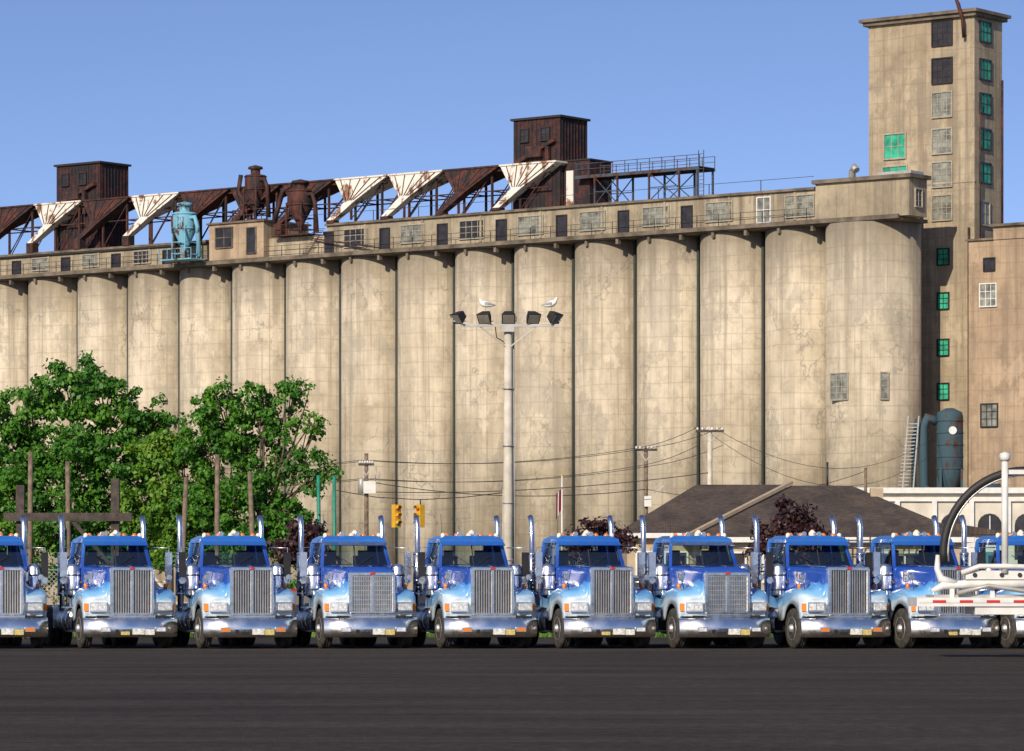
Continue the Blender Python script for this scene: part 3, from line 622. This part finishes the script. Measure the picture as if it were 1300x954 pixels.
car(-13.6,140,0.1,(0.55,0.50,0.38),'van'); car(-8.4,141,3.1,(0.35,0.03,0.02)); car(0.9,138,0.0,(0.6,0.6,0.6)); car(-2.6,142,0.2,(0.05,0.07,0.13)); car(4.2,144,3.2,(0.25,0.26,0.27),'van'); car(10.0,140,0,(0.5,0.5,0.48)); car(15.2,142,0,(0.3,0.04,0.03)); car(-18.5,142,0,(0.08,0.1,0.12))
# ------------------------------------------------------------------ truck (front at y=0, rear toward +y)
def build_truck_parts(var,paint):
    parts=[]
    TM=[paint,'chrome','black','tyre','alum','glass','amber','plate','grillback','lens','redlens','plastic','dome','seat','plate2','satin']
    h=MB()
    def L(y,tab):
        for (a,va),(b,vb) in zip(tab,tab[1:]):
            if y<=b:
                t=(y-a)/(b-a); return va+(vb-va)*t
        return tab[-1][1]
    ys=[.10,.16,.26,.34,.40,.50,.62,.78,.98,1.18,1.34,1.46,1.56,1.64,1.8,2.02]
    rings=[]
    for k,y in enumerate(ys):
        w=L(y,[(.1,.60),(.3,.65),(1,.73),(2.02,.92)]); zt=L(y,[(.1,2.07),(.16,2.11),(1,2.14),(2.02,2.18)])
        fz=L(y,[(.1,1.30),(.2,1.40),(.5,1.53),(1,1.6),(1.6,1.52),(2.02,1.36)]); xo=L(y,[(.1,1.08),(.2,1.17),(.34,1.22),(1.5,1.23),(2.02,1.18)])
        dy=abs(y-.98); az=.52+math.sqrt(max(0,.65**2-dy*dy)) if dy<.62 else .72
        az=max(az,.72)
        if y<.3: az=.84
        pr=[(0,zt),(w*.55,zt-.01),(w-.1,zt-.035),(w-.02,zt-.1),(w,zt-.2),(w+.02,fz+.2),(w+.06,fz+.07),(w+.14,fz),(xo-.16,fz-.01),(xo-.05,fz-.05),(xo,fz-.15),(xo+.005,(fz+az)/2-.05),(xo,az),(xo-.05,az)]
        sweep=.18 if k<4 else 0
        ring=[]
        for s in (1,-1):
            rr=[h.av((s*px,y+(sweep*(1-k/4))*(max(0,px-.6)/.6)**2,pz)) for px,pz in pr]; ring.append(rr)
        rings.append(ring)
    for a,b in zip(rings,rings[1:]):
        for s in (0,1):
            for j in range(len(a[s])-1): h.face((a[s][j],a[s][j+1],b[s][j+1],b[s][j]),0,True)
    for s in (0,1):
        r=rings[0][s]; c=h.av(((1 if s==0 else -1)*.3,.115,.84)); c0=h.av((0,.115,.84))
        h.face([c0,r[0],r[1],c],0)
        for j in range(1,len(r)-1): h.face((c,r[j],r[j+1]),0,False)
    h.box(-.60,.60,.2,1.95,.75,1.5,2)
    for s in (-1,1):
        h.box(s*.62 if s>0 else -1.15,s*1.15 if s>0 else -.62,1.66,1.98,.75,1.3,2)
        h.tube([(s*.53,.30,2.11),(s*.7,1.8,2.16)],.012,5,1)
        for q in range(4): h.box(min(s*.80,s*.86),max(s*.80,s*.86),1.25+q*.1,1.3+q*.1,1.75,1.98,1)
        h.tube([(s*1.0,.55,1.5),(s*1.08,.5,1.8)],.01,5,2); h.lathe((s*1.08,.5,1.84),'y',[(.075,0),(.085,.03),(.02,.05)],12,1)
    h.tube([(0,.14,2.12),(0,.5,2.14)],[.012,.02],6,1)
    parts.append(('hood_and_fenders',h,TM,0))
    gr=MB(); gw=.575 if var!=1 else .61; gz0,gz1=(.86,2.11) if var!=1 else (.9,1.98)
    def rr(w,z0,z1,r):
        p=[]
        for cx,cz,a0 in ((w-r,z0+r,-90),(w-r,z1-r,0),(-w+r,z1-r,90),(-w+r,z0+r,180)):
            for q in range(5): a=R(a0+q*22.5); p.append((cx+r*math.cos(a),cz+r*math.sin(a)))
        return p
    o=rr(gw,gz0,gz1,.07); i=rr(gw-.075,gz0+.06,gz1-.09,.04); n=len(o)
    Of=[gr.av((a,-.0,b)) for a,b in rr(gw-.02,gz0+.02,gz1-.02,.06)];Ob=[gr.av((a,.14,b)) for a,b in o];Om=[gr.av((a,.03,b)) for a,b in o]; If=[gr.av((a,.0,b)) for a,b in i];Ib=[gr.av((a,.09,b)) for a,b in i]
    for k in range(n):
        q=(k+1)%n
        for A,B in ((Ob,Om),(Om,Of),(Of,If),(If,Ib)): gr.face((A[k],A[q],B[q],B[k]),1,False)
    gr.box(-gw+.05,gw-.05,.082,.092,gz0+.04,gz1-.06,8)
    ns=15 if var!=1 else 22
    for k in range(ns+1):
        x=-gw+.09+(2*gw-.18)*k/ns; gr.box(x-.015,x+.015,.03,.075,gz0+.062,gz1-.092,15)
    if var==1:
        for k in range(1,9): z=gz0+(gz1-gz0)*k/9; gr.box(-gw+.08,gw-.08,.022,.0299,z-.01,z+.01,15)
    gr.box(-.03,.03,.010,.0215,gz0+.062,gz1-.092,1)
    gr.M=T((0,-.002,gz1-.045))@Matrix.Diagonal((1.35,1,.75,1)); gr.lathe((0,0,0),'y',[(.055,.0),(.055,-.015),(.04,-.022)],16,10); gr.M=None
    parts.append(('grille',gr,TM,0))
    b=MB(); nx=24; pf=[(.06,.30),(.0,.325),(-.035,.39),(-.055,.46),(-.055,.56),(-.03,.66),(.01,.74),(.05,.79),(.10,.80)]
    g2=[]
    for k in range(nx+1):
        x=-1.23+2.46*k/nx; sw=.34*(abs(x)/1.23)**3.5; g2.append([b.av((x,-.08+y+sw,z)) for y,z in pf])
    for a,c in zip(g2,g2[1:]):
        for j in range(len(pf)-1): b.face((a[j],c[j],c[j+1],a[j+1]),1,True)
    g3=[]
    for k in range(nx+1):
        x=-1.22+2.44*k/nx; sw=.34*(abs(x)/1.23)**3.5; g3.append([b.av((x,.04+sw,.33)),b.av((x,.04+sw,.78))])
    for a,c in zip(g3,g3[1:]): b.face((a[0],c[0],c[1],a[1]),2)
    for x in (-.72,.72):
        b.box(x-.13,x+.13,-.145,-.10,.44,.56,1); b.box(x-.11,x+.11,-.152,-.146,.455,.545,9 if var else 6)
    for x in (-.42,.42): b.box(x-.05,x+.05,-.142,-.10,.40,.5,2)
    b.box(-.02,.29,-.15,-.12,.37,.52,7); b.box(.31,.55,-.148,-.12,.36,.5,14 if var!=2 else 7)
    b.box(-.32,-.1,-.145,-.12,.36,.44,14 if var==2 else 2)
    for s in (-1,1): b.box(s*.43-.05,s*.43+.05,-.03,.5,.68,.78,2)
    b.box(-.9,.9,.08,.16,.76,.86,2)
    b.box(-.6,.6,-.02,.12,.80,.858,1)
    parts.append(('bumper',b,TM,0))
    l=MB()
    for s in (-1,1):
        l.M=T((s*.86,.13,1.08))@Matrix.Rotation(s*R(14),4,'Z')
        l.box(-.22,.22,-.07,.1,-.12,.12,1)
        for dx in (-.1,.1): l.box(dx-.088,dx+.088,-.085,-.071,-.085,.085,9)
        l.M=T((s*1.13,.27,1.07))@Matrix.Rotation(s*R(40),4,'Z'); l.box(-.06,.06,-.05,.05,-.1,.1,6); l.M=None
        l.lathe((s*1.05,.85,1.66),'z',[(.05,-.12),(.05,0),(.02,.02)],10,6)
    for x in (-.6,-.32,0,.32,.6):
        l.lathe((x,2.62,2.9),'z',[(.075,-.02),(.07,.06),(.03,.11)],10,6 if x else 12)
    for s in (-1,1): l.lathe((s*.72,2.5,2.86),'z',[(.06,0),(.06,.12),(.02,.15)],10,12)
    l.lathe((.2,3.1,2.9),'z',[(.1,0),(.1,.12),(.03,.2)],12,12)
    parts.append(('lamps',l,TM,0))
    c=MB()
    c.box(-.94,.94,2.0,3.6,1.0,2.13,0)
    for s in (-1,1):
        c.beam((s*.9,2.06,2.1),(s*.8,2.36,2.78),.09,0,.08); c.beam((s*.9,3.5,2.1),(s*.82,3.5,2.78),.16,0,.1)
        c.box(min(s*.945,s*.955),max(s*.945,s*.955),2.14,2.16,1.05,2.1,2); c.box(min(s*.945,s*.955),max(s*.945,s*.955),3.3,3.32,1.05,2.1,2)
        c.box(min(s*.94,s*.98),max(s*.94,s*.98),3.1,3.25,1.7,1.75,1)
        c.tube([(s*.98,3.42,1.3),(s*1.02,3.42,1.4),(s*1.02,3.42,2.3),(s*.93,3.42,2.4)],.018,6,1)
    c.box(-.82,-.62,3.5,3.58,2.13,2.78,0); c.box(.62,.82,3.5,3.58,2.13,2.78,0); c.box(-.62,.62,3.5,3.58,2.13,2.2,0); c.box(-.62,.62,3.5,3.58,2.7,2.78,0)
    c.frust((-.87,.87,2.26,3.62),2.75,(-.85,.85,2.3,3.6),2.85,0); c.frust((-.85,.85,2.3,3.6),2.851,(-.68,.68,2.46,3.5),2.94,0)
    vm=0 if var!=1 else 1
    c.hexa([(-.86,2.08,2.67),(.86,2.08,2.67),(.86,2.30,2.78),(-.86,2.30,2.78),(-.86,2.06,2.69),(.86,2.06,2.69),(.86,2.30,2.80),(-.86,2.30,2.80)],vm)
    c.beam((0,2.05,2.14),(0,2.33,2.74),.03,2)
    for s in (-1,1): c.beam((s*.1,2.03,2.17),(s*.5,2.13,2.42),.018,2)
    c.box(-.88,.88,2.12,2.45,2.13,2.19,11)
    for x in (-.42,.42):
        c.box(x-.24,x+.24,3.1,3.25,2.1,2.42,13); c.box(x-.12,x+.12,3.12,3.2,2.42,2.56,13)
    pts=[(.42+.2*math.cos(a*math.pi/6),2.62-.1*math.sin(a*math.pi/6),2.28+.16*math.sin(a*math.pi/6)) for a in range(13)]
    c.tube(pts,.016,6,11)
    for x in (-.28,.14): c.tube([(x,2.45,2.98),(x,2.75,2.98),(x,2.95,2.98)],[.07,.03,.03],10,1); c.tube([(x,2.8,2.9),(x,2.8,2.98)],.02,6,1)
    c.tube([(-.75,2.5,2.85),(-.78,2.5,3.5)],.008,4,2)
    parts.append(('cab',c,TM,.015))
    gl=MB()
    gl.poly([(-.86,2.045,2.14),(.86,2.045,2.14),(.77,2.32,2.72),(-.77,2.32,2.72)],5)
    for s in (-1,1): gl.poly([(s*.93,2.16,2.13),(s*.93,3.42,2.13),(s*.85,3.42,2.74),(s*.85,2.42,2.74)],5)
    gl.poly([(-.62,3.54,2.2),(.62,3.54,2.2),(.62,3.54,2.7),(-.62,3.54,2.7)],5)
    parts.append(('windows',gl,TM,0))
    k=MB()
    for s in (-1,1):
        X=s*1.1; Y=3.82
        k.tube([(X,Y,.95),(X,Y,1.35),(X,Y,1.36),(X,Y,2.5),(X,Y,2.52),(X,Y,3.15),(X+s*.0,Y+.05,3.32),(X,Y+.17,3.46)],[.065,.065,.12,.12,.07,.07,.07,.075],14,1)
        for z in (1.4,1.75,2.1,2.45): k.lathe((X,Y,z),'z',[(.125,0),(.13,.015),(.125,.03)],14,1)
        for z in [1.5+q*.11 for q in range(9)]: k.box(X-.03,X+.03,Y-.126,Y-.118,z,z+.05,2)
        k.beam((X,Y,2.0),(s*.9,3.62,2.0),.05,2); k.tube([(X,Y,.95),(s*.9,Y,.85),(s*.5,Y-.3,.8)],.065,8,1)
        if var!=2 or s<0:
            k.lathe((s*1.13,2.12,0),'z',[(.06,1.28),(.19,1.36),(.2,1.4),(.2,1.98),(.185,2.02),(.185,2.1),(.14,2.18),(.02,2.2)],18,1)
            for z in (1.5,1.88): k.lathe((s*1.13,2.12,z),'z',[(.205,0),(.21,.02),(.205,.04)],18,2)
            k.tube([(s*1.0,2.1,1.7),(s*.8,2.0,1.7)],.1,8,2)
        k.tube([(s*.93,2.2,2.62),(s*1.42,2.1,2.62),(s*1.42,2.1,1.72),(s*.95,2.2,1.72)],.014,6,1)
        k.box(s*1.40-.09,s*1.40+.09,2.02,2.09,1.86,2.5,1 if var else 2); k.box(s*1.40-.075,s*1.40+.075,2.09,2.095,1.88,2.48,1)
        k.lathe((s*1.40,2.04,1.76),'y',[(.085,0),(.085,.03)],14,1)
        k.lathe((s*.88,0,.72),'y',[(.05,2.55),(.3,2.56),(.32,2.6),(.32,4.1),(.3,4.14),(.05,4.15)],22,4)
        for yy in (2.8,3.35,3.9): k.lathe((s*.88,0,.72),'y',[(.33,yy),(.33,yy+.05)],22,1)
        k.box(min(s*.9,s*1.2),max(s*.9,s*1.2),2.2,2.54,.42,.46,4); k.box(min(s*.9,s*1.2),max(s*.9,s*1.2),2.1,2.54,.78,.82,4)
        k.box(min(s*.6,s*1.1),max(s*.6,s*1.1),2.06,2.5,.46,.775,2); k.box(min(s*.9,s*1.2),max(s*.9,s*1.2),2.62,3.4,1.04,1.07,4)
    parts.append(('exhausts_tanks_mirrors',k,TM,0))
    f=MB()
    for s in (-1,1): f.box(s*.43-.04,s*.43+.04,.3,7.3,.78,1.02,2)
    for y in (1.2,4.2,4.9,6.0,7.25): f.box(-.389,.389,y-.06,y+.06,.8,1.0,2)
    f.box(-.95,.95,.92,1.04,.46,.58,2)
    for y in (5.35,6.65): f.tube([(-1.0,y,.52),(1.0,y,.52)],.1,8,2); f.lathe((0,y,.54),'y',[(.05,-.22),(.22,-.1),(.22,.1),(.05,.2)],12,2)
    f.prism([(5.3,1.08),(6.5,1.08),(6.75,1.0),(5.2,1.0)],-.45,.45,2); f.box(-.5,.5,5.5,6.3,1.081,1.15,2)
    for s in (-1,1):
        f.box(min(s*.7,s*1.2),max(s*.7,s*1.2),7.28,7.3,.25,1.1,2); f.box(min(s*.6,s*1.2),max(s*.6,s*1.2),4.5,4.56,.5,1.12,1)
        f.box(s*.75-.09,s*.75+.09,7.25,7.31,.85,.98,10)
    f.box(-.4,.4,3.75,4.2,1.02,1.06,4)
    for x0,mm in ((-.3,10),(.3,2)): f.tube([(x0,3.64,2.0),(x0*.7,4.0,1.3),(x0*.3,4.6,1.15),(.0,4.7,1.1)],.025,6,mm)
    parts.append(('chassis',f,TM,0))
    w=MB()
    def wheel(x,y,s,dual=False):
        w.lathe((x,y,.52),'x',[(.29,-.14*s),(.44,-.145*s),(.5,-.13*s),(.52,-.1*s),(.522,-.04*s),(.505,-.035*s),(.505,-.02*s),(.522,-.015*s),(.522,.015*s),(.505,.02*s),(.505,.035*s),(.522,.04*s),(.52,.1*s),(.5,.13*s),(.44,.145*s),(.3,.14*s)],32,3)
        if not dual: w.lathe((x,y,.52),'x',[(.31,.13*s),(.295,.15*s),(.275,.12*s),(.25,.06*s),(.21,.08*s),(.15,.13*s),(.11,.135*s),(.1,.19*s),(.06,.22*s),(.005,.225*s)],28,4)
        else: w.lathe((x,y,.52),'x',[(.31,.13*s),(.29,.14*s),(.27,.05*s),(.25,-.08*s),(.13,-.08*s),(.12,.06*s),(.09,.1*s),(.005,.1*s)],28,4)
        for q in range(10):
            a=q*math.pi/5; r=.19 if not dual else .2; hx=.085 if not dual else -.06
            w.lathe((x+hx*s,y+r*math.cos(a),.52+r*math.sin(a)),'x',[(.02,0),(.02,.04*s)],6,1)
            a+=math.pi/10
            w.lathe((x+(.064 if not dual else -.075)*s,y+.235*math.cos(a),.52+.235*math.sin(a)),'x',[(.022,0),(.022,.006*s)],8,2)
        w.lathe((x,y,.52),'x',[(.29,-.1*s),(.05,-.1*s)],20,2)
    for s in (-1,1):
        wheel(s*1.06,.98,s)
        for y in (5.35,6.65): wheel(s*1.08,y,s,True); wheel(s*.74,y,-s,True)
    parts.append(('wheels',w,TM,0))
    return [(n,m.mesh('truck_'+n,mats),bv) for n,m,mats,bv in parts]
TR=[build_truck_parts(0,'paintA'),build_truck_parts(1,'paintB'),build_truck_parts(2,'paintC')]
lay=[(-13.1,0,15.0),(-9.76,2,17.5),(-6.66,0,16.5),(-3.58,1,14.5),(-0.49,0,14.5),(2.58,2,15.0),(5.54,1,15.0),(8.65,0,17.0),(11.45,2,18.0),(14.15,0,17.0)]
for i,(x,v,yaw) in enumerate(lay):
    e=empty('semi_truck',(x,99.0+(0.25 if i==1 else 0)+random.uniform(-.15,.15),0),R(yaw))
    for n,me,bv in TR[v]:
        o=link(n,me,e)
        if bv:
            bm=o.modifiers.new('bevel','BEVEL'); bm.width=bv; bm.segments=2; bm.limit_method='ANGLE'
# ------------------------------------------------------------------ white trailer at right
M['tape_r']=simple('red_reflective',(0.55,0.03,0.02),0.35,var=0.1)
M['rubber']=simple('black_rubber_hose',(0.02,0.019,0.018),0.6)
tr=empty('equipment_trailer',(0,86,0)); mb=MB()
mb.box(9.0,17,-.2,1.9,1.16,1.36,0)
mb.box(10.3,17,-.15,1.85,0.98,1.158,0)
mb.box(9.4,17,0,1.7,1.362,1.42,1)
x=9.05; c=0
while x<16.5: mb.box(x,x+.3,-.215,-.2,1.24,1.30,2 if c%2 else 0); x+=.3; c+=1
mb.tube([(9.35,0,1.5),(9.6,0,1.62),(10.2,0,1.66),(13,0,1.68)],[.05,.09,.1,.1],10,0)
mb.tube([(9.5,.1,2.3),(9.48,.05,2.0),(9.55,0,1.78),(9.9,0,1.66)],[.05,.07,.09,.09],10,0)
mb.box(10.1,13,-.1,.5,1.76,1.96,0); mb.tube([(10.0,-.1,1.9),(10.4,-.15,2.05),(11.0,-.15,2.05),(13,-.15,2.0)],.06,8,0)
mb.tube([(9.9,-.15,1.45),(10.6,-.15,1.62),(11.4,-.15,1.5),(13,-.15,1.5)],.05,8,1)
for x in (9.8,10.7,11.5): mb.box(x-.05,x+.05,-.05,.05,1.36,1.75,0)
for x in (10.3,10.9,11.3): mb.lathe((x,-.1,1.86),'y',[(.05,0),(.05,-.03)],10,3)
mb.lathe((11.45,0,2.35),'y',[(1.9,-.08),(1.9,.22)],40,3,caps=False,a0=R(20),a1=R(185))
mb.tube([(11.45+1.84*math.cos(R(a)),-.02,2.35+1.84*math.sin(R(a))) for a in range(0,189,6)],.09,8,3)
mb.tube([(11.45+1.74*math.cos(R(a)),-.02,2.35+1.74*math.sin(R(a))) for a in range(0,189,6)],.025,6,4)
mb.tube([(10.97,-.1,1.9),(10.97,-.1,4.4)],.075,10,0); mb.lathe((10.97,-.1,4.4),'z',[(.1,0),(.12,.06),(.12,.16),(.02,.2)],12,0)
mb.box(11.05,12.0,-.14,-.06,4.1,4.2,0)
for x in (12.3,13.5,14.7):
    for y in (0,1.7):
        mb.lathe((x,y,.5),'y',[(.2,-.14),(.5,-.14),(.5,.14),(.2,.14)],26,3); mb.lathe((x,y,.5),'y',[(.25,-.05),(.22,-.12),(.05,-.16)],18,4)
    mb.tube([(x,0,.5),(x,1.7,.5)],.07,8,3)
    mb.box(x-.1,x+.1,.4,1.3,.5,.98,3)
link('trailer_body',mb.mesh('trailer_body',['white','galv','tape_r','rubber','alum']),tr)
# ------------------------------------------------------------------ ground
g=G('asphalt',0.95)
big=g.noise(0.35,4,g.vec((0.35,1,1)),rough=.65); fine=g.noise(4.5,6,rough=.85); fine2=g.noise(26,2)
col=g.ramp(big,[(0.35,(0.036,0.030,0.025)),(0.65,(0.066,0.055,0.044))])
col=g.mix(0.85,col,g.ramp(fine,[(0.36,(0.40,0.40,0.40)),(0.5,(0.92,0.90,0.88)),(0.64,(1.7,1.65,1.6))]),'MULTIPLY')
col=g.mix(g.ramp(fine2,[(0.64,0.0),(0.72,0.6)]),col,(0.20,0.175,0.14))
strk=g.noise(0.9,4,g.vec((0.10,1.4,1)),rough=.7); col=g.mix(g.ramp(strk,[(0.52,0.0),(0.68,0.45)]),col,(0.024,0.021,0.018))
dust=g.noise(0.6,5,g.vec((0.15,1,1),(4,4,0)),rough=.75); col=g.mix(g.ramp(dust,[(0.52,0.0),(0.68,0.4)]),col,(0.11,0.09,0.065))
g.color(col); g.bump(g.math('ADD',fine,fine2),0.8,0.03); g.b.inputs['Specular IOR Level'].default_value=0.15; M['asphalt']=g.m
g=G('far_ground',0.95); g.color(g.ramp(g.noise(0.05,6,rough=.7),[(0.35,(0.07,0.085,0.03)),(0.6,(0.14,0.12,0.08))])); M['far']=g.m
g=G('unseen_bounce_gravel',0.95); g.color(g.ramp(g.noise(0.4,6,rough=.8),[(0.35,(0.26,0.22,0.16)),(0.65,(0.42,0.36,0.27))])); g.bump(g.noise(9,3),.8,.05); M['bounce_gravel']=g.m  # pale ground colour for the added bounce area
g=G('grass_verge',0.95); g.color(g.ramp(g.noise(2.5,6,rough=.7),[(0.3,(0.03,0.07,0.012)),(0.7,(0.10,0.15,0.03))])); g.bump(g.noise(20,3),.8,.08); M['grass']=g.m
mb=MB(); mb.poly([(-4000,-500,0),(4000,-500,0),(4000,6000,0),(-4000,6000,0)]); link('ground',mb.mesh('ground',['far']))
mb=MB(); mb.poly([(-60,30,.004),(60,30,.004),(60,121,.004),(-60,121,.004)]); link('asphalt_yard',mb.mesh('asphalt_yard',['asphalt']))
mb=MB(); mb.poly([(-120,-160,.004),(120,-160,.004),(120,29.9,.004),(-120,29.9,.004)]); link('unseen_bounce_gravel',mb.mesh('unseen_bounce_gravel',['bounce_gravel']))  # unseen pale ground, added so the truck chrome reflects something brighter
mb=MB(); mb.poly([(-60,121,.008),(60,121,.008),(60,133,.008),(-60,133,.008)]); link('grass_verge',mb.mesh('grass_verge',['grass']))
mb=MB(); mb.box(-60,60,133,133.2,0,.13); link('kerb',mb.mesh('kerb',['concpole']))
mb=MB(); mb.poly([(-60,133.2,.006),(60,133.2,.006),(60,147,.006),(-60,147,.006)]); link('road',mb.mesh('road',['asphalt']))
vs=[];fs=[];rnd=random.Random(4)
for _ in range(9000):
    x=rnd.uniform(-20,22);y=rnd.uniform(121.2,126); h=rnd.uniform(.08,.35)*(1.5 if mnoise.noise((x*.4,y*.4,0))>0.1 else .6); a=rnd.uniform(0,3.14); i=len(vs)
    vs+=[(x-.02*math.cos(a),y-.02*math.sin(a),0),(x+.02*math.cos(a),y+.02*math.sin(a),0),(x+rnd.uniform(-.1,.1),y+rnd.uniform(-.1,.1),h)]; fs.append((i,i+1,i+2))
me=bpy.data.meshes.new('grass_tufts'); me.from_pydata(vs,[],fs); me.materials.append(M['leafyel']); link('grass',me)
# ------------------------------------------------------------------ light
EL=R(27); AZ=R(180+24)
wd=bpy.data.worlds.new('World'); S.world=wd; wd.use_nodes=True; nt=wd.node_tree
bg=nt.nodes['Background']; sk=nt.nodes.new('ShaderNodeTexSky'); sk.sky_type='NISHITA'; sk.sun_disc=False; sk.sun_elevation=EL; sk.sun_rotation=AZ
sk.air_density=1.0; sk.dust_density=0.6; sk.ozone_density=2.5; sk.altitude=0
tc=nt.nodes.new('ShaderNodeTexCoord'); mp=nt.nodes.new('ShaderNodeVectorMath'); mp.operation='MULTIPLY_ADD'; mp.inputs[1].default_value=(1,1,2.4); mp.inputs[2].default_value=(0,0,0.035)
nm=nt.nodes.new('ShaderNodeVectorMath'); nm.operation='NORMALIZE'
nt.links.new(tc.outputs['Generated'],mp.inputs[0]); nt.links.new(mp.outputs[0],nm.inputs[0]); nt.links.new(nm.outputs[0],sk.inputs['Vector'])
mx=nt.nodes.new('ShaderNodeMix'); mx.data_type='RGBA'; mx.blend_type='MULTIPLY'; mx.inputs[0].default_value=1; mx.inputs[7].default_value=(1.02,0.99,1.16,1)
nt.links.new(sk.outputs[0],mx.inputs[6]); nt.links.new(mx.outputs[2],bg.inputs[0]); bg.inputs[1].default_value=0.135
sl=bpy.data.lights.new('sun','SUN'); sl.energy=4.7; sl.angle=R(0.5); sl.color=(1.0,0.88,0.71)
so=bpy.data.objects.new('sun',sl); S.collection.objects.link(so)
tow=Vector((math.sin(AZ)*math.cos(EL),math.cos(AZ)*math.cos(EL),math.sin(EL))); so.rotation_euler=(-tow).to_track_quat('-Z','Y').to_euler(); so.location=(0,0,80)
S.view_settings.view_transform='Standard'; S.view_settings.look='None'; S.view_settings.exposure=0
cam=bpy.data.cameras.new('camera'); cam.sensor_width=36; cam.lens=36*4900/1300; cam.shift_y=268/1300; cam.clip_end=8000; cam.clip_start=0.5
co=bpy.data.objects.new('camera',cam); S.collection.objects.link(co); co.location=(0,0,1.6); co.rotation_euler=(R(90),0,0); S.camera=co
